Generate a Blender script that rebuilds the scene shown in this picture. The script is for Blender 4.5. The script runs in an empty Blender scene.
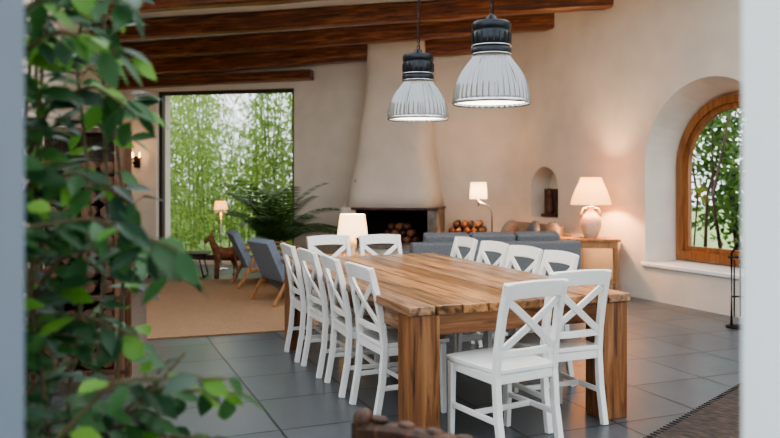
import bpy, bmesh, math, random
from mathutils import Vector, Matrix
random.seed(7)
SC=bpy.context.scene
COL=SC.collection
V=Vector
# ---------------------------------------------------------------- mesh builder
class MB:
    def __init__(s): s.v=[];s.f=[];s.m=[];s.s=[]
    def add(s,vs,fs,mi=0,sm=False,M=None):
        o=len(s.v)
        for p in vs:
            p=V(p)
            if M is not None: p=M@p
            s.v.append(tuple(p))
        for f in fs:
            s.f.append([i+o for i in f]); s.m.append(mi); s.s.append(sm)
    def box(s,c,d,mi=0,M=None,rz=0):
        hx,hy,hz=d[0]/2,d[1]/2,d[2]/2
        R=Matrix.Translation(V(c))@Matrix.Rotation(rz,4,'Z')
        if M is not None: R=M@R
        vs=[(x,y,z) for x in(-hx,hx) for y in(-hy,hy) for z in(-hz,hz)]
        s.add(vs,[(0,1,3,2),(4,6,7,5),(0,4,5,1),(2,3,7,6),(0,2,6,4),(1,5,7,3)],mi,False,R)
    def b2(s,a,b,mi=0,M=None):
        s.box([(a[i]+b[i])/2 for i in range(3)],[abs(b[i]-a[i]) for i in range(3)],mi,M)
    def sweep(s,pts,sec,mi=0,up=(0,0,1),sc=None,sm=False,M=None,cap=True):
        pts=[V(p) for p in pts]; n=len(pts); k=len(sec); vs=[]
        up=V(up)
        for i,p in enumerate(pts):
            t=(pts[min(i+1,n-1)]-pts[max(i-1,0)]).normalized()
            sd=t.cross(up)
            if sd.length<1e-4: sd=t.cross(V((1,0,0.01)))
            sd.normalize(); nr=sd.cross(t)
            q=1 if sc is None else sc[i]
            for a,b in sec: vs.append(p+sd*a*q+nr*b*q)
        fs=[]
        for i in range(n-1):
            for j in range(k):
                a=i*k+j;b=i*k+(j+1)%k
                fs.append((a,b,b+k,a+k))
        if cap:
            fs.append(tuple(range(k-1,-1,-1))); fs.append(tuple((n-1)*k+j for j in range(k)))
        s.add(vs,fs,mi,sm,M)
    def bar(s,pts,w,h,mi=0,up=(0,0,1),sc=None,M=None):
        s.sweep(pts,[(-w/2,-h/2),(w/2,-h/2),(w/2,h/2),(-w/2,h/2)],mi,up,sc,False,M)
    def tube(s,pts,r,n=8,mi=0,M=None,up=(0,0,1)):
        sc=None
        if isinstance(r,(list,tuple)): sc=r; r=1
        s.sweep(pts,[(r*math.cos(2*math.pi*j/n),r*math.sin(2*math.pi*j/n)) for j in range(n)],mi,up,sc,True,M)
    def lathe(s,prof,n=32,mi=0,c=(0,0,0),M=None,rib=0,nr=0,cap=True):
        vs=[];c=V(c)
        for r,z in prof:
            for j in range(n):
                a=2*math.pi*j/n
                rr=r*(1+rib*math.cos(nr*a)) if nr else r
                vs.append((c.x+rr*math.cos(a),c.y+rr*math.sin(a),c.z+z))
        fs=[]
        for i in range(len(prof)-1):
            for j in range(n):
                a=i*n+j;b=i*n+(j+1)%n
                fs.append((a,b,b+n,a+n))
        if cap:
            fs.append(tuple(range(n-1,-1,-1))); fs.append(tuple((len(prof)-1)*n+j for j in range(n)))
        s.add(vs,fs,mi,True,M)
    def ball(s,c,r,mi=0,M=None,n=12,sc=(1,1,1)):
        m=n//2
        vs=[];fs=[]
        for i in range(m+1):
            th=math.pi*i/m
            for j in range(n):
                a=2*math.pi*j/n
                vs.append((c[0]+r*sc[0]*math.sin(th)*math.cos(a),c[1]+r*sc[1]*math.sin(th)*math.sin(a),c[2]+r*sc[2]*math.cos(th)))
        for i in range(m):
            for j in range(n):
                a=i*n+j;b=i*n+(j+1)%n
                fs.append((a,b,b+n,a+n))
        s.add(vs,fs,mi,True,M)
    def mesh(s,name,mats,merge=False,recalc=True):
        me=bpy.data.meshes.new(name)
        me.from_pydata(s.v,[],s.f)
        for m in mats: me.materials.append(m)
        me.polygons.foreach_set('material_index',s.m)
        me.polygons.foreach_set('use_smooth',s.s)
        if recalc:
            bm=bmesh.new(); bm.from_mesh(me)
            if merge: bmesh.ops.remove_doubles(bm,verts=bm.verts,dist=1e-5)
            bmesh.ops.recalc_face_normals(bm,faces=bm.faces)
            bm.to_mesh(me); bm.free()
        me.update()
        return me
def put(name,me,loc=(0,0,0),rz=0,bevel=0,seg=2,parent=None):
    o=bpy.data.objects.new(name,me); COL.objects.link(o)
    o.location=loc; o.rotation_euler=(0,0,rz)
    if bevel:
        b=o.modifiers.new('bevel','BEVEL'); b.width=bevel; b.segments=seg; b.limit_method='ANGLE'; b.angle_limit=math.radians(40)
    if parent: o.parent=parent
    return o
# ---------------------------------------------------------------- materials
def newmat(name):
    m=bpy.data.materials.new(name); m.use_nodes=True
    nt=m.node_tree; b=nt.nodes['Principled BSDF']
    return m,nt,b
def N(nt,t,**k):
    n=nt.nodes.new(t)
    for a,v in k.items(): setattr(n,a,v)
    return n
def ramp(nt,stops):
    r=N(nt,'ShaderNodeValToRGB')
    e=r.color_ramp.elements
    while len(e)<len(stops): e.new(.5)
    for i,(p,c) in enumerate(stops):
        e[i].position=p; e[i].color=(c[0],c[1],c[2],1)
    return r
def plain(name,c,rough=.5,metal=0,scale=0,var=.15,bump=0,spec=.5,coat=0):
    m,nt,b=newmat(name)
    b.inputs['Base Color'].default_value=(*c,1); b.inputs['Roughness'].default_value=rough
    b.inputs['Metallic'].default_value=metal; b.inputs['Specular IOR Level'].default_value=spec
    b.inputs['Coat Weight'].default_value=coat
    if scale:
        tc=N(nt,'ShaderNodeTexCoord'); no=N(nt,'ShaderNodeTexNoise')
        no.inputs['Scale'].default_value=scale; no.inputs['Detail'].default_value=6
        nt.links.new(tc.outputs['Object'],no.inputs['Vector'])
        r=ramp(nt,[(.3,[x*(1-var) for x in c]),(.7,[min(1,x*(1+var)) for x in c])])
        nt.links.new(no.outputs['Fac'],r.inputs['Fac']); nt.links.new(r.outputs['Color'],b.inputs['Base Color'])
        if bump:
            bp=N(nt,'ShaderNodeBump'); bp.inputs['Strength'].default_value=bump; bp.inputs['Distance'].default_value=.02
            nt.links.new(no.outputs['Fac'],bp.inputs['Height']); nt.links.new(bp.outputs['Normal'],b.inputs['Normal'])
    return m
def wood(name,dark,mid,light,axis='Y',rough=.45,scale=1,board=0,bump=.25,coat=0,cracks=0):
    m,nt,b=newmat(name)
    tc=N(nt,'ShaderNodeTexCoord'); mp=N(nt,'ShaderNodeMapping')
    s={'X':(1,14,14),'Y':(14,1,14),'Z':(14,14,1)}[axis]
    mp.inputs['Scale'].default_value=[x*scale for x in s]
    nt.links.new(tc.outputs['Object'],mp.inputs['Vector'])
    src=mp.outputs['Vector']
    if board:
        sp=N(nt,'ShaderNodeSeparateXYZ'); nt.links.new(tc.outputs['Object'],sp.inputs[0])
        dv=N(nt,'ShaderNodeMath',operation='DIVIDE'); dv.inputs[1].default_value=board
        nt.links.new(sp.outputs['X'],dv.inputs[0])
        fl=N(nt,'ShaderNodeMath',operation='FLOOR'); nt.links.new(dv.outputs[0],fl.inputs[0])
        wn=N(nt,'ShaderNodeTexWhiteNoise',noise_dimensions='1D'); nt.links.new(fl.outputs[0],wn.inputs['W'])
        ad=N(nt,'ShaderNodeVectorMath',operation='ADD'); nt.links.new(mp.outputs['Vector'],ad.inputs[0])
        sc=N(nt,'ShaderNodeVectorMath',operation='SCALE'); sc.inputs['Scale'].default_value=20
        nt.links.new(wn.outputs['Color'],sc.inputs[0]); nt.links.new(sc.outputs[0],ad.inputs[1]); src=ad.outputs[0]
    n1=N(nt,'ShaderNodeTexNoise'); n1.inputs['Scale'].default_value=1.3; n1.inputs['Detail'].default_value=8; n1.inputs['Roughness'].default_value=.65; n1.inputs['Distortion'].default_value=.6
    nt.links.new(src,n1.inputs['Vector'])
    r=ramp(nt,[(.28,dark),(.5,mid),(.74,light)])
    nt.links.new(n1.outputs['Fac'],r.inputs['Fac'])
    col=r.outputs['Color']
    if board:
        hs=N(nt,'ShaderNodeHueSaturation'); nt.links.new(col,hs.inputs['Color'])
        mr=N(nt,'ShaderNodeMapRange'); mr.inputs['To Min'].default_value=.6; mr.inputs['To Max'].default_value=1.25
        nt.links.new(wn.outputs['Value'],mr.inputs['Value']); nt.links.new(mr.outputs[0],hs.inputs['Value']); col=hs.outputs['Color']
        ms=N(nt,'ShaderNodeMapRange'); ms.inputs['To Min'].default_value=.8; ms.inputs['To Max'].default_value=1.15
        sx=N(nt,'ShaderNodeSeparateColor'); nt.links.new(wn.outputs['Color'],sx.inputs[0]); nt.links.new(sx.outputs[1],ms.inputs['Value']); nt.links.new(ms.outputs[0],hs.inputs['Saturation'])
    if cracks:
        n2=N(nt,'ShaderNodeTexNoise'); n2.inputs['Scale'].default_value=2.6; n2.inputs['Detail'].default_value=3; n2.inputs['Distortion'].default_value=.3
        nt.links.new(src,n2.inputs['Vector'])
        r2=ramp(nt,[(.36,(.22,.17,.13)),(.44,(1,1,1))]); nt.links.new(n2.outputs['Fac'],r2.inputs['Fac'])
        mm=N(nt,'ShaderNodeMix',data_type='RGBA',blend_type='MULTIPLY'); mm.inputs['Factor'].default_value=cracks
        nt.links.new(col,mm.inputs['A']); nt.links.new(r2.outputs['Color'],mm.inputs['B']); col=mm.outputs['Result']
    nt.links.new(col,b.inputs['Base Color'])
    b.inputs['Roughness'].default_value=rough; b.inputs['Coat Weight'].default_value=coat
    bp=N(nt,'ShaderNodeBump'); bp.inputs['Strength'].default_value=bump; bp.inputs['Distance'].default_value=.01
    nt.links.new(n1.outputs['Fac'],bp.inputs['Height']); nt.links.new(bp.outputs['Normal'],b.inputs['Normal'])
    return m
def leafmat(name,c1,c2,trans=.35,rough=.4):
    m,nt,b=newmat(name)
    g=N(nt,'ShaderNodeNewGeometry'); r=ramp(nt,[(0,c1),(1,c2)])
    nt.links.new(g.outputs['Random Per Island'],r.inputs['Fac'])
    nt.links.new(r.outputs['Color'],b.inputs['Base Color']); b.inputs['Roughness'].default_value=rough
    t=N(nt,'ShaderNodeBsdfTranslucent'); nt.links.new(r.outputs['Color'],t.inputs['Color'])
    mx=N(nt,'ShaderNodeMixShader'); mx.inputs['Fac'].default_value=trans
    nt.links.new(b.outputs[0],mx.inputs[1]); nt.links.new(t.outputs[0],mx.inputs[2])
    nt.links.new(mx.outputs[0],nt.nodes['Material Output'].inputs['Surface'])
    return m
def emit(name,c,s):
    m,nt,b=newmat(name)
    b.inputs['Base Color'].default_value=(*c,1)
    b.inputs['Emission Color'].default_value=(*c,1); b.inputs['Emission Strength'].default_value=s
    return m
def shademat(name,c,s,tr=.1):
    m=emit(name,c,s); nt=m.node_tree; b=nt.nodes['Principled BSDF']; b.inputs['Roughness'].default_value=.9
    t=N(nt,'ShaderNodeBsdfTranslucent'); t.inputs['Color'].default_value=(*c,1)
    mx=N(nt,'ShaderNodeMixShader'); mx.inputs['Fac'].default_value=tr
    nt.links.new(b.outputs[0],mx.inputs[1]); nt.links.new(t.outputs[0],mx.inputs[2])
    nt.links.new(mx.outputs[0],nt.nodes['Material Output'].inputs['Surface'])
    return m
def glassmat():
    m,nt,b=newmat('window_glass')
    t=N(nt,'ShaderNodeBsdfTransparent'); g=N(nt,'ShaderNodeBsdfGlossy'); g.inputs['Roughness'].default_value=.02
    mx=N(nt,'ShaderNodeMixShader'); mx.inputs['Fac'].default_value=.03
    nt.links.new(t.outputs[0],mx.inputs[1]); nt.links.new(g.outputs[0],mx.inputs[2])
    nt.links.new(mx.outputs[0],nt.nodes['Material Output'].inputs['Surface'])
    return m
TH=math.radians(22)           # house grid angle
plaster=plain('plaster',(.70,.625,.54),.85,scale=3,var=.06,bump=.4)
plaster_w=plain('plaster_white',(.85,.84,.82),.8,scale=3,var=.04,bump=.2)
jambm=plain('painted_jamb',(.80,.83,.86),.6,scale=4,var=.03)
jambd=plain('painted_jamb_blue',(.16,.195,.25),.6,scale=4,var=.03)
beamw=wood('beam_wood',(.03,.008,.004),(.17,.05,.017),(.46,.19,.07),'X',.36,1.2,bump=.6,coat=.2,cracks=.7)
tablew=wood('table_wood',(.075,.03,.011),(.29,.13,.047),(.52,.29,.14),'Y',.3,1.0,board=.1612,bump=.4,cracks=.8)
legw=wood('table_leg_wood',(.06,.022,.009),(.22,.088,.03),(.40,.20,.085),'Z',.42,1.0,bump=.5,cracks=.7)
darkw=wood('dark_wood',(.02,.01,.006),(.07,.03,.016),(.16,.07,.035),'Z',.5,1.5)
midw=wood('oak_wood',(.2,.08,.03),(.38,.18,.07),(.5,.27,.12),'Z',.4,1.5)
framew=wood('window_wood',(.12,.045,.016),(.28,.11,.035),(.42,.19,.07),'Z',.4,1.5)
rackw=wood('rack_wood',(.05,.02,.01),(.15,.065,.03),(.26,.12,.055),'Z',.5,1.5)
whitep=plain('white_chair_paint',(.84,.83,.80),.32,scale=6,var=.03)
black=plain('black_iron',(.015,.015,.017),.5,metal=.6)
blackm=plain('dark_frame',(.05,.03,.02),.5)
soot=plain('soot',(.02,.018,.016),.95)
sofam=plain('grey_fabric',(.17,.175,.185),.95,scale=60,var=.2,bump=.2)
sofab=plain('brown_grey_fabric',(.25,.20,.16),.95,scale=60,var=.2,bump=.2)
bluef=plain('blue_grey_fabric',(.20,.24,.30),.95,scale=70,var=.2,bump=.2)
ceram=plain('ceramic',(.5,.42,.34),.5,scale=12,var=.2,bump=.2)
brickm=plain('terracotta',(.24,.10,.05),.8,scale=9,var=.4,bump=.4)
logm=plain('dark_logs',(.12,.06,.035),.85,scale=9,var=.5,bump=.4)
stonem=plain('stone',(.25,.22,.19),.8,scale=5,var=.4,bump=.6)
capm=plain('pendant_cap',(.03,.033,.038),.3,metal=.8)
steel=plain('steel',(.6,.6,.6),.25,metal=1)
glass=glassmat()
shade=shademat('lamp_shade',(1,.58,.25),1.3,.05)
shadew=shademat('lamp_shade_white',(1,.76,.45),1.9,.08)
bulb=emit('warm_bulb',(1,.6,.25),8)
diffuser=emit('lamp_diffuser',(1,.90,.74),6.0)
ribm,nt,b=newmat('ribbed_reflector')
b.inputs['Base Color'].default_value=(.20,.22,.24,1); b.inputs['Roughness'].default_value=.14; b.inputs['Metallic'].default_value=.97
t=N(nt,'ShaderNodeBsdfTranslucent'); t.inputs['Color'].default_value=(.8,.8,.78,1)
mx=N(nt,'ShaderNodeMixShader'); mx.inputs['Fac'].default_value=.05
nt.links.new(b.outputs[0],mx.inputs[1]); nt.links.new(t.outputs[0],mx.inputs[2]); nt.links.new(mx.outputs[0],nt.nodes['Material Output'].inputs['Surface'])
# floor tiles
floorm,nt,b=newmat('slate_tiles')
tc=N(nt,'ShaderNodeTexCoord'); mp=N(nt,'ShaderNodeMapping'); mp.inputs['Rotation'].default_value=(0,0,-TH)
mp.inputs['Location'].default_value=(.2,.1,0)
nt.links.new(tc.outputs['Object'],mp.inputs['Vector'])
br=N(nt,'ShaderNodeTexBrick'); br.offset=0; br.inputs['Scale'].default_value=1; br.inputs['Brick Width'].default_value=.62; br.inputs['Row Height'].default_value=.62
br.inputs['Mortar Size'].default_value=.009; br.inputs['Mortar Smooth'].default_value=.2
br.inputs['Color1'].default_value=(.080,.085,.092,1); br.inputs['Color2'].default_value=(.100,.106,.114,1); br.inputs['Mortar'].default_value=(.018,.019,.021,1)
nt.links.new(mp.outputs[0],br.inputs['Vector'])
no=N(nt,'ShaderNodeTexNoise'); no.inputs['Scale'].default_value=2.5; no.inputs['Detail'].default_value=4
nt.links.new(tc.outputs['Object'],no.inputs['Vector'])
mc=N(nt,'ShaderNodeMix',data_type='RGBA',blend_type='OVERLAY'); mc.inputs['Factor'].default_value=.12
nt.links.new(br.outputs['Color'],mc.inputs['A']); nt.links.new(no.outputs['Fac'],mc.inputs['B'])
nt.links.new(mc.outputs['Result'],b.inputs['Base Color'])
rr=N(nt,'ShaderNodeMapRange'); rr.inputs['From Min'].default_value=.3; rr.inputs['From Max'].default_value=.7; rr.inputs['To Min'].default_value=.29; rr.inputs['To Max'].default_value=.34
nt.links.new(no.outputs['Fac'],rr.inputs['Value']); nt.links.new(rr.outputs[0],b.inputs['Roughness'])
bp=N(nt,'ShaderNodeBump'); bp.inputs['Strength'].default_value=.3; bp.inputs['Distance'].default_value=.01
nt.links.new(br.outputs['Fac'],bp.inputs['Height']); bp.invert=True; nt.links.new(bp.outputs['Normal'],b.inputs['Normal'])
# jute rug
rugm,nt,b=newmat('jute_rug')
tc=N(nt,'ShaderNodeTexCoord'); w1=N(nt,'ShaderNodeTexWave'); w1.inputs['Scale'].default_value=14; w1.inputs['Distortion'].default_value=2; w1.bands_direction='Y'
no=N(nt,'ShaderNodeTexNoise'); no.inputs['Scale'].default_value=45
nt.links.new(tc.outputs['Object'],w1.inputs['Vector']); nt.links.new(tc.outputs['Object'],no.inputs['Vector'])
ml=N(nt,'ShaderNodeMath',operation='MULTIPLY'); nt.links.new(w1.outputs['Fac'],ml.inputs[0]); nt.links.new(no.outputs['Fac'],ml.inputs[1])
r=ramp(nt,[(.05,(.25,.14,.075)),(.6,(.52,.35,.21))]); nt.links.new(ml.outputs[0],r.inputs['Fac']); nt.links.new(r.outputs['Color'],b.inputs['Base Color'])
b.inputs['Roughness'].default_value=.95
bp=N(nt,'ShaderNodeBump'); bp.inputs['Strength'].default_value=.5; nt.links.new(ml.outputs[0],bp.inputs['Height']); nt.links.new(bp.outputs['Normal'],b.inputs['Normal'])
# dark patterned rug
rug2,nt,b=newmat('kilim_rug')
tc=N(nt,'ShaderNodeTexCoord'); w1=N(nt,'ShaderNodeTexNoise'); w1.inputs['Scale'].default_value=14; w1.inputs['Detail'].default_value=5
mp=N(nt,'ShaderNodeMapping'); mp.inputs['Scale'].default_value=(1,4,1)
nt.links.new(tc.outputs['Object'],mp.inputs[0]); nt.links.new(mp.outputs[0],w1.inputs['Vector'])
r=ramp(nt,[(.35,(.025,.02,.018)),(.55,(.065,.045,.035)),(.75,(.14,.08,.055))]); nt.links.new(w1.outputs['Fac'],r.inputs['Fac']); nt.links.new(r.outputs['Color'],b.inputs['Base Color'])
b.inputs['Roughness'].default_value=.95

# ---------------------------------------------------------------- room shell
mb=MB(); mb.b2((-9,-1,-.05),(9,14.6,0),0)
put('floor',mb.mesh('floor',[floorm]))
gm=plain('garden_ground',(.30,.40,.14),.95,scale=2,var=.3)
mb=MB(); mb.b2((-30,-20,-.2),(30,45,-.06),0)
put('garden_ground',mb.mesh('garden_ground',[gm]))
J=V((-1.596,12.6,0)); BA=math.atan2(-.2,.98)
MBk=Matrix.Translation(J)@Matrix.Rotation(BA,4,'Z')
H=4.4
mb=MB()
WL=-2.49
mb.b2((0,0,0),(3.9,.5,H),0); mb.b2((-4.0,0,0),(WL,.5,H),0); mb.b2((WL,0,2.97),(0,.5,H),0); mb.b2((WL,0,0),(0,.5,.06),0)
corner=V((1.79,11.9)); bd=V((.98,-.2)).normalized(); rd=V((.4156,-.9095))
T1=corner-bd*.5; T2=corner+rd*.45
arc=[]
for i in range(13):
    t_=i/12; p=T1*(1-t_)**2+corner*2*t_*(1-t_)+T2*t_**2; arc.append(p)
inv=MBk.inverted()
vs=[];fs=[]
for p in arc:
    for z in(0,H): vs.append(inv@V((p.x,p.y,z)))
for i in range(12): fs.append((2*i,2*i+1,2*i+3,2*i+2))
mb.add(vs,fs,0,True)
me=mb.mesh('wall_back',[plaster],recalc=False)
wb=put('wall_back',me); wb.matrix_world=MBk
# big window frame
mb=MB()
fw=.06
mb.b2((WL,.1,.06),(WL+fw,.2,2.97),0); mb.b2((-fw,.1,.06),(0,.2,2.97),0)
mb.b2((WL+fw,.1,2.97-fw),(-fw,.2,2.97),0); mb.b2((WL+fw,.1,.06),(-fw,.2,.06+.09),0)
mb.b2((WL+fw,.145,.15),(-fw,.15,2.91),1)
wf=put('window_1',mb.mesh('window_1',[blackm,glass])); wf.matrix_world=MBk
# right wall with boolean cuts
RA=math.atan2(-.9095,.4156)
MR=Matrix.Translation(V((1.79,11.9,0)))@Matrix.Rotation(RA,4,'Z')
def rl(X,Y):
    p=MR.inverted()@V((X,Y,0)); return p.x
mb=MB(); mb.b2((-.4,0,0),(10.5,.6,H),0)
wr=put('wall_right',mb.mesh('wall_right',[plaster])); wr.matrix_world=MR
def archpts(cx,hw,z0,zs,n=24,rz=1.0):
    pts=[(cx-hw,z0),(cx+hw,z0)]
    for i in range(n+1):
        a=math.pi*i/n; pts.append((cx+hw*math.cos(a),zs+hw*rz*math.sin(a)))
    return pts
def prism(a,ya,b,yb,mat):
    m=MB(); n=len(a)
    vs=[(x,ya,z) for x,z in a]+[(x,yb,z) for x,z in b]
    fs=[tuple(range(n)),tuple(range(2*n-1,n-1,-1))]+[(i,(i+1)%n,(i+1)%n+n,i+n) for i in range(n)]
    m.add(vs,fs,0); return m.mesh('cut',[mat])
cx=rl(3.46,8.256)
cuts=[prism(archpts(cx,.955,.44,1.62),-.05,archpts(cx,.82,.47,1.58),.42,plaster_w),
      prism(archpts(cx,.80,.5,1.58),.3,archpts(cx,.80,.5,1.58),.8,plaster_w)]
nx=(rl(2.08,11.28)+rl(2.38,10.62))/2
cuts.append(prism(archpts(nx,.33,.89,1.30),-.05,archpts(nx,.30,.91,1.30),.3,plaster_w))
for i,cm in enumerate(cuts):
    co=bpy.data.objects.new('cut',cm); COL.objects.link(co); co.matrix_world=MR
    md=wr.modifiers.new('b','BOOLEAN'); md.operation='DIFFERENCE'; md.object=co; md.solver='EXACT'
    bpy.context.view_layer.update()
    dg=bpy.context.evaluated_depsgraph_get()
    nm=bpy.data.meshes.new_from_object(wr.evaluated_get(dg))
    wr.modifiers.clear(); wr.data=nm
    bpy.data.objects.remove(co)
def archpath(hw,z0,zs,n=28):
    p=[(cx-hw,z0)]
    for i in range(n+1):
        a=math.pi-math.pi*i/n; p.append((cx+hw*math.cos(a),zs+hw*math.sin(a)))
    p.append((cx+hw,z0)); return p
mb=MB()
def frame(hw,z0,w,y0,y1,mi=0):
    outer=archpath(hw,z0,1.58); inner=archpath(hw-w,z0+w,1.58)
    vs=[];n=len(outer)
    for (a,b_),(c_,d_) in zip(outer,inner):
        vs+=[(a,y0,b_),(c_,y0,d_),(c_,y1,d_),(a,y1,b_)]
    fs=[]
    for i in range(n):
        j=(i+1)%n
        for k in range(4):
            fs.append((4*i+k,4*i+(k+1)%4,4*j+(k+1)%4,4*j+k))
    mb.add(vs,fs,mi)
frame(.81,.49,.10,.36,.46); frame(.72,.58,.07,.39,.45)
ap=archpath(.66,.64,1.58); mb.add([(x,.42,z) for x,z in ap],[tuple(range(len(ap)))],1)
aw=put('window_2',mb.mesh('window_2',[framew,glass])); aw.matrix_world=MR
mb=MB(); mb.b2((cx-.99,-.03,.40),(cx+.99,.40,.445),0)
sl=put('trim_1',mb.mesh('trim_1',[plaster_w]),bevel=.01); sl.matrix_world=MR
# left wall
a=V((-5.0,13.6,0)); b_=V((-2.35,3.2,0)); d=(b_-a)
MLf=Matrix.Translation(a)@Matrix.Rotation(math.atan2(d.y,d.x),4,'Z')
mb=MB(); mb.b2((0,-.3,0),(d.length,0,3.9),0)
o_=put('wall_left',mb.mesh('wall_left',[plaster])); o_.matrix_world=MLf
# front wall (doorway the camera looks through)
mb=MB()
mb.b2((-3.2,.97,0),(-.575,1.15,2.6),0); mb.b2((.534,.97,0),(3.4,1.15,2.6),0); mb.b2((-.575,.97,2.15),(.534,1.15,2.6),0)
put('wall_front',mb.mesh('wall_front',[jambm]))
mb=MB(); mb.b2((-.573,.95,0),(-.563,1.17,2.148),0)
put('door_1',mb.mesh('door_1',[jambd]),bevel=.002)
mb=MB(); mb.b2((-.573,.97,0),(.534,1.15,.02),0)
put('trim_2',mb.mesh('trim_2',[stonem]))
# ---------------------------------------------------------------- beams + ceiling
bl=[((2.95,9.69,3.63),(-4.5,11.0,3.44)),((2.45,10.82,3.58),(-5.0,12.11,3.29)),((2.0,11.74,3.45),(-5.2,12.99,3.15))]
bl.insert(0,((3.6,8.2,3.66),(-4.2,9.6,3.50)))
bh,bw=.25,.2
for i,(p,q) in enumerate(bl):
    p=V(p);q=V(q);L=(p-q).length
    mb=MB(); n=14
    pts=[(L*k/n,random.uniform(-.016,.016),random.uniform(-.013,.013)+bh/2) for k in range(n+1)]
    sec=[(-.1,-.1),(-.07,-.125),(.07,-.125),(.1,-.1),(.1,.1),(.07,.125),(-.07,.125),(-.1,.1)]
    mb.sweep(pts,sec,0)
    o_=put('ceiling_beam',mb.mesh('ceiling_beam',[beamw]))
    dd=p-q
    o_.matrix_world=Matrix.Translation(q)@Matrix.Rotation(math.atan2(dd.y,dd.x),4,'Z')@Matrix.Rotation(-math.atan2(dd.z,math.hypot(dd.x,dd.y)),4,'Y')
mb=MB(); mb.sweep([(-3.3,-.1,3.0),(-1.5,-.1,3.05),(.35,-.1,3.08)],[(-.09,0),(.09,0),(.09,.16),(-.09,.16)],0)
o_=put('lintel_beam',mb.mesh('lintel_beam',[beamw]),bevel=.01); o_.matrix_world=MBk
# ceiling surface
mb=MB()
rows=[(V((4.2,6.4,3.98)),V((-4.4,8.2,3.84)))]
for p,q in bl: rows.append((V(p)+V((.6,-.1,bh)),V(q)+V((-.6,.1,bh))))
rows.append((V((2.6,13.2,3.5)),V((-5.8,14.4,3.2))))
vs=[]
for p,q in rows:
    for k in range(9): vs.append(p.lerp(q,k/8))
fs=[(r_*9+k,r_*9+k+1,(r_+1)*9+k+1,(r_+1)*9+k) for r_ in range(len(rows)-1) for k in range(8)]
n0=len(vs); vs+=[v+V((0,0,.1)) for v in vs]; fs+=[tuple(i+n0 for i in f) for f in fs]
mb.add(vs,fs,0)
put('ceiling',mb.mesh('ceiling',[plaster_w]))

# ---------------------------------------------------------------- fireplace
MF=MBk@Matrix.Translation(V((1.78,0,0)))@Matrix.Rotation(math.pi,4,'Z')
mb=MB()
rings=[(1.02,.74,.92),(1.25,.70,.84),(1.6,.645,.74),(2.0,.595,.63),(2.5,.545,.52),(3.0,.50,.44),(3.7,.47,.40)]
vs=[];n=32
for z,a_,c_ in rings:
    for k in range(n+1):
        t_=math.pi*k/n
        ex=.42
        cxx=math.copysign(abs(math.cos(t_))**ex,math.cos(t_)); cy=abs(math.sin(t_))**ex
        vs.append((a_*cxx,c_*cy,z))
fs=[(i*(n+1)+k,i*(n+1)+k+1,(i+1)*(n+1)+k+1,(i+1)*(n+1)+k) for i in range(len(rings)-1) for k in range(n)]
fs.append(tuple(range(n+1)))
mb.add(vs,fs,0,True)
mb.b2((-.76,0,.985),(.56,.94,1.02),1)
mb.b2((-.76,0,0),(.74,.98,.42),0)
mb.b2((-.80,0,.42),(.76,1.02,.47),2)
mb.b2((.50,0,.47),(.72,.90,1.02),0)
mb.b2((-.74,0,.47),(-.60,.9,.985),2)
mb.b2((-.58,.02,.47),(.50,.06,.985),4)
mb.b2((.495,.06,.47),(.50,.86,.985),4)
for r_ in range(3):
    for k in range(5-r_):
        x=-.38+.12*k+.06*r_; mb.tube([(x,.25,.525+.1*r_),(x+.02,.72,.525+.1*r_)],.052,8,3 if (k+r_)%2 else 5)
mb.lathe([(.035,0),(.035,.02)],12,4,M=Matrix.Translation(V((.52,.70,1.42)))@Matrix.Rotation(-1.2,4,'X'))
fp=put('fireplace',mb.mesh('fireplace',[plaster,darkw,stonem,brickm,soot,darkw])); fp.matrix_world=MF
# firewood pile
mb=MB()
for r_ in range(4):
    for k in range(5-r_%2):
        x=.08+.115*k+.055*(r_%2)+random.uniform(-.01,.01); z=.46+.1*r_
        rad=random.uniform(.042,.056)
        mb.tube([(x,-.03-random.uniform(0,.06),z),(x+random.uniform(-.02,.02),-.42-random.uniform(0,.08),z)],rad,8,0 if random.random()<.5 else 1)
mb.b2((0,-.5,0),(.64,0,.40),2)
o_=put('firewood_pile',mb.mesh('firewood_pile',[brickm,logm,plaster])); o_.matrix_world=MBk@Matrix.Translation(V((2.60,-.02,0)))

# ---------------------------------------------------------------- dining table
U=V((-math.sin(TH),math.cos(TH),0)); Vv=V((math.cos(TH),math.sin(TH),0))
NL=V((.10,4.0,0)); TW,TL=1.45,2.75
mb=MB()
nb=9; bwid=TW/nb
for k in range(nb):
    mb.b2((k*bwid+.003,random.uniform(-.008,.006),.70),((k+1)*bwid-.003,TL+random.uniform(-.006,.006),.75+random.uniform(-.002,.002)),0)
ins=.015; lw=.175
for x in(ins,TW-ins-lw):
    for y in(ins,TL-ins-lw):
        mb.b2((x,y,0),(x+lw,y+lw,.70),1)
mb.b2((ins+lw,ins+.04,.58),(TW-ins-lw,ins+.09,.70),2); mb.b2((ins+lw,TL-ins-.09,.58),(TW-ins-lw,TL-ins-.04,.70),2)
mb.b2((ins+.04,ins+lw,.58),(ins+.09,TL-ins-lw,.70),0); mb.b2((TW-ins-.09,ins+lw,.58),(TW-ins-.04,TL-ins-lw,.70),0)
apw=wood('table_apron_wood',(.06,.022,.009),(.22,.088,.03),(.40,.20,.085),'X',.42,1.0,bump=.4,cracks=.6)
put('dining_table',mb.mesh('dining_table',[tablew,legw,apw]),NL,TH,bevel=.006)

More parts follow.
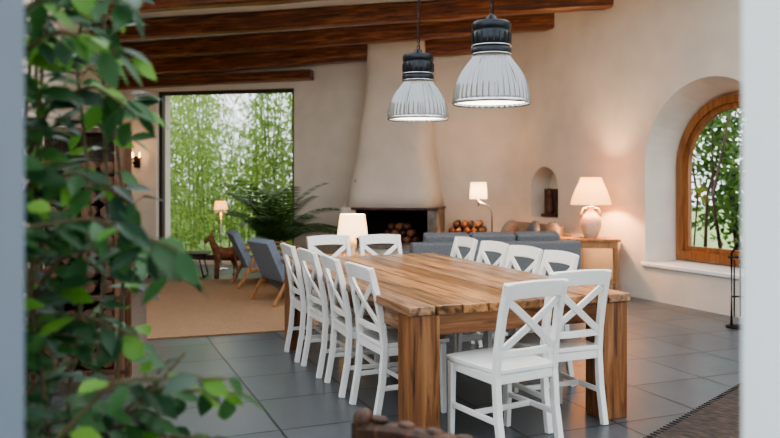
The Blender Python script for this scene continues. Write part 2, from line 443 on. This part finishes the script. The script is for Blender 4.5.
# ---------------------------------------------------------------- chairs
mb=MB()
for s in(-1,1):
    mb.bar([(s*.192,-.055,0),(s*.192,-.015,.22),(s*.192,0,.42),(s*.190,-.012,.56),(s*.187,-.045,.74),(s*.185,-.09,.905)],.036,.038,0,up=(0,1,0))
    mb.bar([(s*.198,.395,0),(s*.198,.385,.43)],.036,.038,0,up=(0,1,0),sc=[.8,1.05])
    mb.bar([(s*.194,-.02,.19),(s*.198,.39,.19)],.018,.03,0)
    mb.bar([(s*.194,.01,.405),(s*.194,.38,.405)],.02,.05,0)
    pts=[]
    for k in range(7):
        t_=k/6; x=s*(-.178+.356*t_); z=.545+.275*t_
        y=-.012-.058*(t_**1.2)-.012*math.sin(math.pi*t_)+.003*s
        pts.append((x,y,z))
    mb.bar(pts,.016,.040,0,up=(0,-.2,1))
mb.bar([(-.198,.19,.19),(.198,.19,.19)],.018,.03,0)
mb.bar([(-.19,.385,.405),(.19,.385,.405)],.02,.05,0); mb.bar([(-.18,0,.405),(.18,0,.405)],.02,.05,0)
mb.bar([(-.18,-.010,.535),(0,-.024,.535),(.18,-.010,.535)],.02,.04,0)
pts=[(x*.205/5,-.078-.022*(1-(x/5)**2),.862+.010*(1-(x/5)**2)) for x in range(-5,6)]
mb.bar(pts,.022,.09,0,up=(0,-.25,1))
ny,nx_=8,8; vs=[];fs=[]
for lay in(0,1):
    for j in range(ny+1):
        t_=j/ny; y=-.015+.445*t_; hw=.195+.025*min(1,t_*1.1)
        if t_>.9: hw-=.012
        for i in range(nx_+1):
            x=-hw+2*hw*i/nx_
            yy=y+ (0.012*(1-(2*i/nx_-1)**2) if j==ny else 0)
            z=(.457-.007*math.sin(math.pi*i/nx_)*math.sin(math.pi*t_)) if lay else .432
            vs.append((x,yy,z))
w=nx_+1; L1=(ny+1)*w
for j in range(ny):
    for i in range(nx_):
        a_=j*w+i; fs.append((a_,a_+w,a_+w+1,a_+1)); fs.append((L1+a_,L1+a_+1,L1+a_+w+1,L1+a_+w))
ring=[i for i in range(w)]+[j*w+nx_ for j in range(1,ny+1)]+[ny*w+i for i in range(nx_-1,-1,-1)]+[j*w for j in range(ny-1,0,-1)]
for k in range(len(ring)):
    a_,c_=ring[k],ring[(k+1)%len(ring)]; fs.append((a_,c_,c_+L1,a_+L1))
mb.add(vs,fs,0)
chair=mb.mesh('dining_chair',[whitep])
def P(v,u): return NL+Vv*v+U*u
def dchair(v,u,face,dr=0):
    return put('dining_chair',chair,P(v,u),TH+face+math.radians(dr),bevel=.004)
dchair(.545,-.27,0,8); dchair(1.03,.01,0,1)
for k,u in enumerate((.70,1.25,1.78,2.30)): dchair(.055-.012*k,u,-math.pi/2,(2,-3,1,-2)[k])
for k,u in enumerate((.92,1.38,1.86,2.38)): dchair(TW+.05,u,math.pi/2,(-2,2,1,-2)[k])
dchair(.52,TL+.24,math.pi,2); dchair(1.0,TL+.17,math.pi,-2)

# ---------------------------------------------------------------- pendants
def pendant(x,y,zb,ztop):
    mb=MB()
    prof=[(.236,0),(.240,.010),(.239,.030),(.236,.06),(.228,.10),(.213,.145),(.192,.19),(.166,.23),(.139,.265),(.120,.29),(.112,.312)]
    mb.lathe(prof,240,0,(0,0,zb),rib=.024,nr=40,cap=False)
    mb.lathe([(.242,-.008),(.248,-.002),(.250,.008),(.243,.016)],64,2,(0,0,zb),cap=False)
    mb.lathe([(.228,.012),(.228,.018)],48,3,(0,0,zb))
    mb.lathe([(.118,.300),(.127,.306),(.127,.345),(.118,.350),(.118,.368),(.124,.374),(.124,.44),(.118,.446),(.118,.46),(.124,.466),(.124,.50),(.115,.512),(.04,.52),(.03,.55),(.012,.56)],40,1,(0,0,zb))
    for k in range(20):
        a=2*math.pi*k/20; mb.box((.124*math.cos(a),.124*math.sin(a),zb+.407),(.006,.006,.064),1,rz=a)
    for zz in(.306,.359): mb.lathe([(.128,zz-.004),(.130,zz),(.128,zz+.004)],40,2,(0,0,zb))
    z=zb+.555; k=0
    while z<ztop:
        M=Matrix.Translation(V((0,0,z)))@Matrix.Rotation(math.pi/2*(k%2),4,'Z')
        pts=[(.009*math.sin(a),0,.016-.018*math.cos(a)) for a in [2*math.pi*i/8 for i in range(9)]]
        mb.tube(pts,.003,5,1,M,up=(0,1,0)); z+=.028; k+=1
    mb.tube([(.012,0,zb+.55),(.014,.004,(zb+ztop)/2),(.012,0,ztop)],.0035,6,1)
    mb.lathe([(.05,-.03),(.05,0)],20,1,(0,0,ztop))
    o=put('pendant_lamp',mb.mesh('pendant_lamp',[ribm,capm,steel,diffuser]),(x,y,0))
    li=bpy.data.lights.new('pendant_light','POINT'); li.energy=3; li.color=(1,.85,.66); li.shadow_soft_size=.06
    lo=bpy.data.objects.new('bulb_light',li); COL.objects.link(lo); lo.parent=o; lo.location=(0,0,zb+.15)
    l2=bpy.data.lights.new('pendant_light','SPOT'); l2.energy=40; l2.color=(1,.84,.64); l2.spot_size=math.radians(130); l2.spot_blend=.8; l2.shadow_soft_size=.15
    lo=bpy.data.objects.new('down_light',l2); COL.objects.link(lo); lo.parent=o; lo.location=(0,0,zb-.01)
    return o
pendant(.64,4.79,1.91,3.72); pendant(.225,6.06,1.915,3.78)
mb=MB(); mb.b2((-.1,-6.1,0),(.1,4.2,.12),0)
o_=put('ceiling_beam',mb.mesh('ridge_beam',[beamw]),(.43,5.4,3.73),0); o_.rotation_euler=(0,0,math.radians(18))

# ---------------------------------------------------------------- rugs
mb=MB(); mb.b2((0,0,0),(1.62,3.95,.012),0)
put('jute_rug',mb.mesh('jute_rug',[rugm]),(-2.17,6.77,.001),math.radians(18))
mb=MB(); mb.b2((0,-2.6,0),(1.6,.0,.012),0)
for k in range(60): mb.b2((-.05,-2.58+k*.044,.001),(0,-2.57+k*.044,.006),0)
put('kilim_rug',mb.mesh('kilim_rug',[rug2]),(2.62,5.42,.001),math.radians(-43))

# ---------------------------------------------------------------- sofas
def sofa(name,L,mats,loc,rz,cush=2,h=.8,hs=.42):
    mb=MB()
    mb.b2((-L/2,-.42,.12),(L/2,.42,.28),0)
    mb.b2((-L/2,-.45,.12),(L/2,-.25,h),0)
    for s in(-1,1): mb.b2((s*L/2,-.43,.12),(s*(L/2-.16),.43,.60),0)
    w=(L-.34)/cush
    for k in range(cush):
        x0=-L/2+.17+k*w
        mb.b2((x0+.005,-.25,.28),(x0+w-.005,.43,hs+.02),0)
        M=Matrix.Translation(V((x0+w/2,-.17,.62)))@Matrix.Rotation(math.radians(12),4,'X')
        mb.box((0,0,0),(w-.02,.16,.42),1,M)
    for sx in(-1,1):
        for sy in(-1,1): mb.box((sx*(L/2-.08),sy*.36,.06),(.05,.05,.12),2)
    return put(name,mb.mesh(name,mats),loc,rz,bevel=.045,seg=3)
sofa('sofa',1.95,[sofam,sofam,darkw],(1.13,8.85,0),math.radians(10),3,h=.74)
sofa('sofa',1.50,[sofab,sofab,darkw],(1.85,10.55,0),math.radians(114),2,h=.72)
mb=MB()
for (x,y,z,rz,m_) in((1.60,10.15,.72,.9,0),(1.88,10.0,.72,1.6,1),(2.1,9.95,.70,1.9,0)):
    M=Matrix.Translation(V((x,y,z)))@Matrix.Rotation(rz,4,'Z')@Matrix.Rotation(.25,4,'X')
    mb.ball((0,0,0),.22,m_,M,16,(1,.35,.85))
put('sofa_cushions',mb.mesh('sofa_cushions',[sofab,sofam]))

# ---------------------------------------------------------------- console + lamps
mb=MB()
mb.b2((-.40,-.17,.68),(.40,.17,.715),0); mb.b2((-.37,-.15,.60),(.37,.15,.68),0)
for sx in(-1,1):
    for sy in(-1,1):
        mb.bar([(sx*.35,sy*.13,0),(sx*.35,sy*.13,.62)],.045,.045,0,up=(0,1,0),sc=[.7,1])
mb.b2((-.35,-.13,.16),(.35,.13,.18),0)
CT=V((2.43,9.40,0))
put('console_table',mb.mesh('console_table',[midw]),CT,math.radians(-12),bevel=.004)
mb=MB()
mb.lathe([(.07,0),(.075,.01),(.08,.02),(.10,.06),(.125,.13),(.13,.19),(.115,.25),(.075,.30),(.04,.335),(.035,.36),(.05,.38),(.05,.39)],32,0,(0,0,.716))
for s in(-1,1): mb.tube([(s*.045,0,1.085),(s*.09,0,1.08),(s*.125,0,1.0),(s*.11,0,.95)],.012,8,0)
mb.tube([(0,0,1.1),(0,0,1.25)],.008,8,2)
mb.lathe([(.245,1.13),(.23,1.2),(.195,1.3),(.15,1.4),(.125,1.465)],48,1,cap=False)
LP=CT+V((.06,0,0))
tl=put('table_lamp',mb.mesh('table_lamp',[ceram,shade,steel]),LP)
def plight(parent,loc,e,c=(1,.62,.32),r=.05):
    li=bpy.data.lights.new('lamp_light','POINT'); li.energy=e; li.color=c; li.shadow_soft_size=r
    lo=bpy.data.objects.new('bulb_light',li); COL.objects.link(lo); lo.parent=parent; lo.location=loc
plight(tl,(0,0,1.3),75)
mb=MB()
mb.lathe([(.14,0),(.14,.02),(.02,.035)],24,0); mb.tube([(0,0,.02),(0,0,.95),(-.05,0,1.05),(-.2,0,1.12)],.012,8,0)
mb.tube([(-.2,0,1.05),(-.2,0,1.2)],.01,8,0)
mb.lathe([(.13,1.16),(.115,1.40)],32,1,(-.2,0,0),cap=False)
fl=put('floor_lamp',mb.mesh('floor_lamp',[steel,shadew]),(1.50,11.15,0))
plight(fl,(-.2,0,1.28),22,(1,.68,.4))
mb=MB()
mb.lathe([(.24,.50),(.25,.51),(.25,.53),(.24,.535)],32,0)
for k in range(3):
    a=k*2.094+.4; mb.tube([(.2*math.cos(a),.2*math.sin(a),0),(.1*math.cos(a),.1*math.sin(a),.5)],.016,8,0)
put('side_table',mb.mesh('side_table',[midw]),(-.45,9.1,0))
mb=MB()
mb.lathe([(.07,0),(.075,.015),(.03,.03),(.05,.10),(.055,.16),(.02,.22),(.012,.30)],24,0,(0,0,.536))
mb.lathe([(.185,.755),(.15,1.02)],40,1,cap=False)
sl2=put('table_lamp',mb.mesh('table_lamp_small',[ceram,shadew]),(-.45,9.1,0))
plight(sl2,(0,0,.9),14,(1,.7,.42))
# added lamp in place of a lamp's reflection in the big window's glass
mb=MB()
mb.lathe([(.11,0),(.11,.015),(.012,.03)],24,0); mb.tube([(0,0,.02),(0,0,1.0)],.01,8,0)
mb.lathe([(.115,.92),(.085,1.09)],32,1,cap=False)
f2=put('floor_lamp',mb.mesh('reflected_lamp_standin',[steel,shade]),(-2.72,12.2,0))
plight(f2,(0,0,1.0),5,(1,.7,.42))
mb=MB()
mb.b2((-.12,-.07,0),(.12,.07,.04),0)
mb.b2((-.10,.0,.04),(.10,.05,.40),0)
mb.lathe([(.05,.04),(.07,.12),(.045,.2),(.06,.26),(.03,.30),(.045,.34),(.035,.39),(.005,.41)],16,0,(0,-.04,0))
pn=MR@V((nx+.06,.07,.908))
nf=put('carved_figure',mb.mesh('carved_figure',[darkw,ceram]),pn,RA+.5,bevel=.004)
mb=MB()
mb.lathe([(.12,0),(.12,.015),(.02,.03)],20,0)
for dx in(-.07,.07): mb.tube([(dx,0,.02),(dx,0,.72),(dx*.4,0,.78)],.012,8,0)
mb.bar([(-.1,0,.68),(.1,0,.68)],.02,.02,0); mb.bar([(-.07,0,.3),(.07,0,.3)],.015,.015,0)
for dx in(-.03,.03): mb.tube([(dx,.03,.1),(dx,.03,.66)],.007,6,0)
mb.ball((0,0,.8),.03)
put('fire_tool_stand',mb.mesh('fire_tool_stand',[black]),(3.38,7.35,0))

# ---------------------------------------------------------------- lounge armchairs
mb=MB()
for s in(-1,1):
    mb.bar([(s*.31,.40,0),(s*.30,.34,.28),(s*.30,.30,.52)],.03,.045,1,up=(0,1,0))
    mb.bar([(s*.31,-.46,0),(s*.30,-.30,.26),(s*.30,-.18,.52)],.03,.045,1,up=(0,1,0))
    mb.bar([(s*.31,.36,.53),(s*.31,0,.545),(s*.31,-.36,.52)],.06,.025,1)
    mb.bar([(s*.29,.33,.30),(s*.29,-.34,.22)],.025,.05,1)
M=Matrix.Translation(V((0,.02,.33)))@Matrix.Rotation(math.radians(8),4,'X'); mb.box((0,0,0),(.55,.60,.11),0,M)
M=Matrix.Translation(V((0,-.38,.50)))@Matrix.Rotation(math.radians(25),4,'X'); mb.box((0,0,0),(.55,.10,.50),0,M)
arm=mb.mesh('lounge_armchair',[bluef,midw])
put('lounge_armchair',arm,(-1.10,9.0,.013),math.radians(-55),bevel=.02)
put('lounge_armchair',arm,(-1.66,10.35,.013),math.radians(-70),bevel=.02)
mb=MB(); mb.b2((-.45,-.25,.33),(.45,.25,.355),0)
for sx in(-1,1):
    mb.tube([(sx*.4,-.22,0),(sx*.32,-.2,.33)],.01,6,0); mb.tube([(sx*.4,.22,0),(sx*.32,.2,.33)],.01,6,0)
    mb.tube([(sx*.4,-.22,.01),(sx*.4,.22,.01)],.01,6,0)
put('low_iron_table',mb.mesh('low_iron_table',[black]),(-3.15,11.3,.0),math.radians(5))
mb=MB()
mb.tube([(-.26,0,.44),(-.18,0,.47),(0,0,.45),(.16,0,.47),(.24,0,.5)],[.05,.1,.1,.11,.07],12)
mb.tube([(.18,0,.5),(.27,0,.64),(.31,0,.75)],[.085,.06,.05],10)
mb.tube([(.28,0,.77),(.36,0,.73),(.44,0,.66)],[.055,.045,.028],10)
for s in(-1,1): mb.tube([(.29,s*.025,.79),(.28,s*.03,.85)],[.015,.004],6)
for s in(-1,1):
    mb.tube([(.17,s*.06,.45),(.18,s*.065,.24),(.19,s*.065,0)],[.05,.028,.025],8)
    mb.tube([(-.2,s*.06,.45),(-.17,s*.065,.33),(-.22,s*.065,.2),(-.21,s*.065,0)],[.06,.04,.026,.025],8)
mb.tube([(-.27,0,.47),(-.34,0,.38),(-.35,0,.2)],[.02,.03,.008],8)
ho=put('wooden_horse',mb.mesh('wooden_horse',[brickm]),(-2.42,11.15,.0),math.radians(215)); ho.scale=(.72,.72,.8)

# ---------------------------------------------------------------- potted palm
palm=leafmat('palm_leaf',(.02,.06,.015),(.08,.18,.035),.3)
mb=MB()
mb.lathe([(.14,0),(.2,.34),(.21,.36),(.19,.36),(.18,.33)],28,1)
for k in range(26):
    a=2*math.pi*k/26*2.4+random.uniform(-.2,.2); el=random.uniform(.95,1.45); Ln=random.uniform(.8,1.15)
    base=V((0,0,.33)); pts=[];d_=V((math.cos(a)*math.cos(el),math.sin(a)*math.cos(el),math.sin(el)))
    p=base.copy()
    for i in range(13):
        pts.append(p.copy()); p=p+d_*(Ln*1.25/12); d_=(d_+V((0,0,-.13))+V((math.cos(a),math.sin(a),0))*.03).normalized()
    mb.tube(pts,[.008*(1-i/14) for i in range(13)],5,0)
    for i in range(3,13):
        t_=(pts[min(i+1,12)]-pts[i-1]).normalized(); sd=t_.cross(V((0,0,1))).normalized()
        for j in range(2):
            q=pts[i]-t_*(.04*j)
            for s in(-1,1):
                ll=.26*math.sin(math.pi*(i+1)/15)+.05
                tip=q+(sd*s*.8+t_*.55+V((0,0,-.25))).normalized()*ll
                wv=t_*.010
                mb.add([q-wv,q+wv,tip.lerp(q,.5)+wv*1.3,tip,tip.lerp(q,.5)-wv*1.3],[(0,1,2,3,4)],0)
put('potted_palm',mb.mesh('potted_palm',[palm,ceram],recalc=False),(-1.74,11.45,0))

# ---------------------------------------------------------------- leaves helper
def leaf(mb,p,d,nrm,L,W,mi=0,fold=.25,droop=.15):
    d=d.normalized(); sd=d.cross(nrm)
    if sd.length<1e-3: sd=d.cross(V((1,0,0)))
    sd.normalize(); up=sd.cross(d)
    ts=[0,.25,.55,.8,1]; ws=[.0,.8,1,.55,0]
    mid=[p+d*L*t_-up*L*droop*t_*t_ for t_ in ts]
    vs=mid[:]
    for s in(-1,1):
        for i in(1,2,3): vs.append(mid[i]+sd*s*W*.5*ws[i]+up*W*.5*fold*ws[i])
    fs=[(0,1,5),(1,2,6,5),(2,3,7,6),(3,4,7),(0,8,1),(1,8,9,2),(2,9,10,3),(3,10,4)]
    mb.add(vs,fs,mi,True)
# ---------------------------------------------------------------- bamboo grove
bamL=leafmat('bamboo_leaf',(.13,.25,.035),(.48,.62,.16),.5)
culm=plain('bamboo_culm',(.20,.28,.08),.5,scale=4,var=.3)
mb=MB()
clump=[]
for i in range(20):
    y=random.uniform(15.2,20.5); clump.append((y*(-.345+.25*(i+random.random())/20),y))
for k in range(130):
    cx_,cy_=clump[k%20]
    y=cy_+random.gauss(0,.35); x=cx_+random.gauss(0,.25)
    h=random.uniform(1.8,5.6); lx=random.gauss(0,.5); ly=random.uniform(-.5,.3)
    pts=[V((x+lx*(t_/6)**2,y+ly*(t_/6)**2,-.06+h*t_/6)) for t_ in range(7)]
    mb.tube(pts,[random.uniform(.012,.024)*(1-.1*i) for i in range(7)],5,1)
    for j in range(random.randint(95,150)):
        t_=random.uniform(.01,1)**.85; c=pts[min(5,int(t_*6))].lerp(pts[min(6,int(t_*6)+1)],(t_*6)%1)
        a=random.uniform(0,6.28); r_=random.uniform(.03,.45)
        q=c+V((math.cos(a)*r_,math.sin(a)*r_,random.uniform(-.1,.1)))
        for jj in range(2):
            d_=V((math.cos(a)*.7+random.uniform(-.5,.5),math.sin(a)*.5,random.uniform(-1,.2))).normalized()
            Ln=random.uniform(.12,.24); sd=d_.cross(V((random.uniform(-1,1),random.uniform(-1,1),1))).normalized()*Ln*.09
            mb.add([q,q+d_*Ln*.4+sd,q+d_*Ln,q+d_*Ln*.4-sd],[(0,1,2,3)],0)
put('bamboo_grove',mb.mesh('bamboo_grove',[bamL,culm],recalc=False))
# shrub outside arched window
shr=leafmat('shrub_leaf',(.03,.09,.015),(.18,.32,.05),.45)
mb=MB()
for k in range(9):
    x0=5.2+random.uniform(-.5,.9); y0=11.2+random.uniform(-.6,.8)
    mb.tube([(x0,y0,-.06),(x0+random.uniform(-.2,.2),y0,1.2),(x0+random.uniform(-.5,.5),y0,2.8)],[.03,.022,.008],6,1)
cl=[V((random.uniform(4.75,6.2),random.uniform(10.9,12.3),random.uniform(.5,3.2))) for _ in range(34)]
for k in range(5000):
    c=cl[k%34]; q=c+V((random.gauss(0,.22),random.gauss(0,.25),random.gauss(0,.27)))
    d_=V((random.uniform(-1,1),random.uniform(-1,.3),random.uniform(-1,.4)))
    leaf(mb,q,d_,V((random.uniform(-.5,.5),-.6,.6)),random.uniform(.07,.14),random.uniform(.04,.07))
put('garden_shrub',mb.mesh('garden_shrub',[shr,darkw],recalc=False))

# ---------------------------------------------------------------- foreground climbing plant
pl=leafmat('climber_leaf',(.010,.040,.020),(.05,.14,.035),.3,.35)
plb=leafmat('climber_leaf_bright',(.07,.21,.02),(.22,.43,.07),.45,.4)
stem=plain('climber_stem',(.09,.07,.03),.7,scale=20,var=.3)
mb=MB()
def branch(pts,n,L=(.07,.11),bright=.2,spread=.05):
    P_=[V(p) for p in pts]
    fine=[]
    for i in range(len(P_)-1):
        for k in range(6): fine.append(P_[i].lerp(P_[i+1],k/6))
    fine.append(P_[-1])
    for i in range(1,len(fine)-1): fine[i]=(fine[i-1]+fine[i]*2+fine[i+1])/4
    mb.tube(fine,[.006*(1-.7*i/len(fine))+.0012 for i in range(len(fine))],6,2)
    for k in range(n):
        t_=(k+random.random())/n*(len(fine)-1.001); i=int(t_)
        c=fine[i].lerp(fine[i+1],t_-i); tg=(fine[i+1]-fine[i]).normalized()
        a=random.uniform(0,6.28)
        out=V((math.cos(a),math.sin(a)*.8,random.uniform(-.6,.4)))
        out=(out+tg*.5).normalized()
        q=c+out*random.uniform(.012,spread)
        mb.tube([c,q],.0014,4,2)
        leaf(mb,q,out+V((0,0,-.45)),V((random.uniform(-.4,.4),random.uniform(-1,.1),.7)),random.uniform(*L),random.uniform(.032,.052),1 if random.random()<bright else 0)
for k in range(14):
    x=-1.05+random.uniform(-.1,.24); y=1.95+random.uniform(-.3,.4)
    branch([(x,y,.3),(x+random.uniform(-.05,.08),y,.8),(x+random.uniform(-.05,.1),y,1.3),(x+random.uniform(-.05,.1),y,1.8),(x+random.uniform(-.05,.15),y,2.3)],66,bright=.10,spread=.10)
arms=[((-.98,1.7,1.5),(-.82,1.65,1.78),(-.68,1.65,1.86),(-.54,1.65,1.80),32,.55),
((-.98,1.8,1.55),(-.85,1.75,1.72),(-.74,1.7,1.76),(-.60,1.7,1.70),30,.65),
((-.98,1.9,1.3),(-.85,1.9,1.62),(-.74,1.9,1.66),(-.62,1.88,1.58),28,.35),
((-.98,1.9,1.2),(-.88,1.85,1.42),(-.76,1.85,1.44),(-.62,1.85,1.36),28,.10),
((-.98,1.7,1.1),(-.80,1.65,1.32),(-.64,1.65,1.34),(-.46,1.65,1.27),34,.08),
((-.98,1.9,1.0),(-.82,1.9,1.24),(-.68,1.9,1.26),(-.50,1.85,1.20),30,.1),
((-.98,1.9,.8),(-.85,1.9,1.05),(-.76,1.85,1.10),(-.62,1.85,1.04),26,.1),
((-.98,1.7,.4),(-.78,1.65,.80),(-.60,1.65,.99),(-.36,1.65,.99),30,.18),
((-.98,1.9,.4),(-.76,1.85,.75),(-.58,1.85,.92),(-.38,1.85,.90),30,.18),
((-.98,1.9,.3),(-.76,1.9,.65),(-.6,1.85,.80),(-.43,1.85,.79),30,.2),
((-.98,1.9,.3),(-.78,1.9,.6),(-.66,1.85,.82),(-.50,1.85,1.0),24,.2),
((-.98,1.9,.3),(-.85,1.9,.6),(-.74,1.85,.8),(-.60,1.85,.84),26,.25)]
for a_ in arms: branch(a_[:4],a_[4],bright=a_[5],spread=.035)
mb.lathe([(.17,0),(.24,.38),(.25,.42),(.22,.42),(.2,.36)],28,3,(-1.0,1.97,0))
put('climbing_plant',mb.mesh('climbing_plant',[pl,plb,stem,brickm],recalc=False))

# ---------------------------------------------------------------- wooden rack at left
mb=MB()
for x in(-.0,.52):
    for y in(0,.38): mb.b2((x-.03,y-.03,0),(x+.03,y+.03,1.78),0 if x==0 else 2)
for z in(.12,.62,1.12,1.74): mb.b2((-.03,-.03,z),(.55,.41,z+.035),0)
mb.b2((-.02,.38,.1),(.54,.40,1.75),0)
for sh,z in((0,.155),(1,.655),(2,1.155)):
    for r_ in range(4):
        for k in range(4):
            x=.08+.12*k; mb.tube([(x,-.0,z+.055+.1*r_),(x+.01,.35,z+.055+.1*r_)],random.uniform(.045,.055),7,1)
put('firewood_rack',mb.mesh('firewood_rack',[darkw,logm,rackw]),(-2.33,5.0,0),math.radians(12),bevel=.004)
mb=MB(); mb.b2((-.08,-.08,0),(.08,.08,3.3),0)
put('timber_post',mb.mesh('timber_post',[framew]),(-3.52,9.5,0),TH,bevel=.015)
mb=MB(); mb.box((0,0,0),(.1,.03,.2),0)
for k in(-1,0,1):
    mb.tube([(0,-.02,0),(k*.1,-.12,-.04),(k*.13,-.14,.05)],.007,6,0)
    mb.lathe([(.03,0),(.035,.01),(.015,.02)],12,0,(k*.13,-.14,.05)); mb.lathe([(.012,.02),(.02,.05),(.012,.09),(.002,.12)],10,1,(k*.13,-.14,.05))
sc_=put('wall_sconce',mb.mesh('wall_sconce',[black,bulb])); sc_.matrix_world=MBk@Matrix.Translation(V((-2.84,-.03,1.75)))
plight(sc_,(0,-.3,.15),4,(1,.55,.25))
# carved bench in the foreground
mb=MB()
mb.sweep([(0,0,.655),(.12,0,.67),(.3,0,.675),(.6,0,.68),(.9,0,.675),(1.08,0,.67),(1.2,0,.655)],[(-.025,-.03),(.025,-.03),(.03,.02),(.015,.035),(-.015,.035),(-.03,.02)],0)
for x in(0,1.2):
    mb.bar([(x,0,0),(x,0,.69)],.055,.055,0,up=(0,1,0)); mb.ball((x,0,.70),.033,0)
    mb.bar([(x,.42,0),(x,.42,.40)],.05,.05,0,up=(0,1,0))
    mb.bar([(x,.0,.37),(x,.42,.37)],.04,.05,0)
for k in range(10): mb.tube([(.12+.107*k,0,.42),(.12+.107*k,0,.47),(.12+.107*k,0,.54),(.12+.107*k,0,.60),(.12+.107*k,0,.655)],[.012,.02,.011,.02,.012],8,0)
for k in range(12): mb.ball((.06+.098*k,0,.709),.02,0,None,8,(1.6,1,.6))
mb.bar([(0,0,.42),(1.2,0,.42)],.04,.05,0); mb.b2((-.01,.0,.40),(1.21,.45,.43),0)
put('carved_bench',mb.mesh('carved_bench',[darkw]),(-.08,2.3,0),math.radians(-36),bevel=.003)

# ---------------------------------------------------------------- world, camera
w=bpy.data.worlds.new('world'); SC.world=w; w.use_nodes=True
bg=w.node_tree.nodes['Background']; bg.inputs['Color'].default_value=(.88,.94,1,1); bg.inputs['Strength'].default_value=2.7
try: SC.view_settings.look='AgX - Medium High Contrast'
except Exception as e: print(e)
cam=bpy.data.cameras.new('camera'); cam.lens=35; cam.sensor_width=36; cam.shift_y=-38/780
cam.dof.use_dof=True; cam.dof.focus_distance=4.9; cam.dof.aperture_fstop=1.9
co=bpy.data.objects.new('camera',cam); COL.objects.link(co); co.location=(0,0,1.42); co.rotation_euler=(math.pi/2,0,0)
SC.camera=co
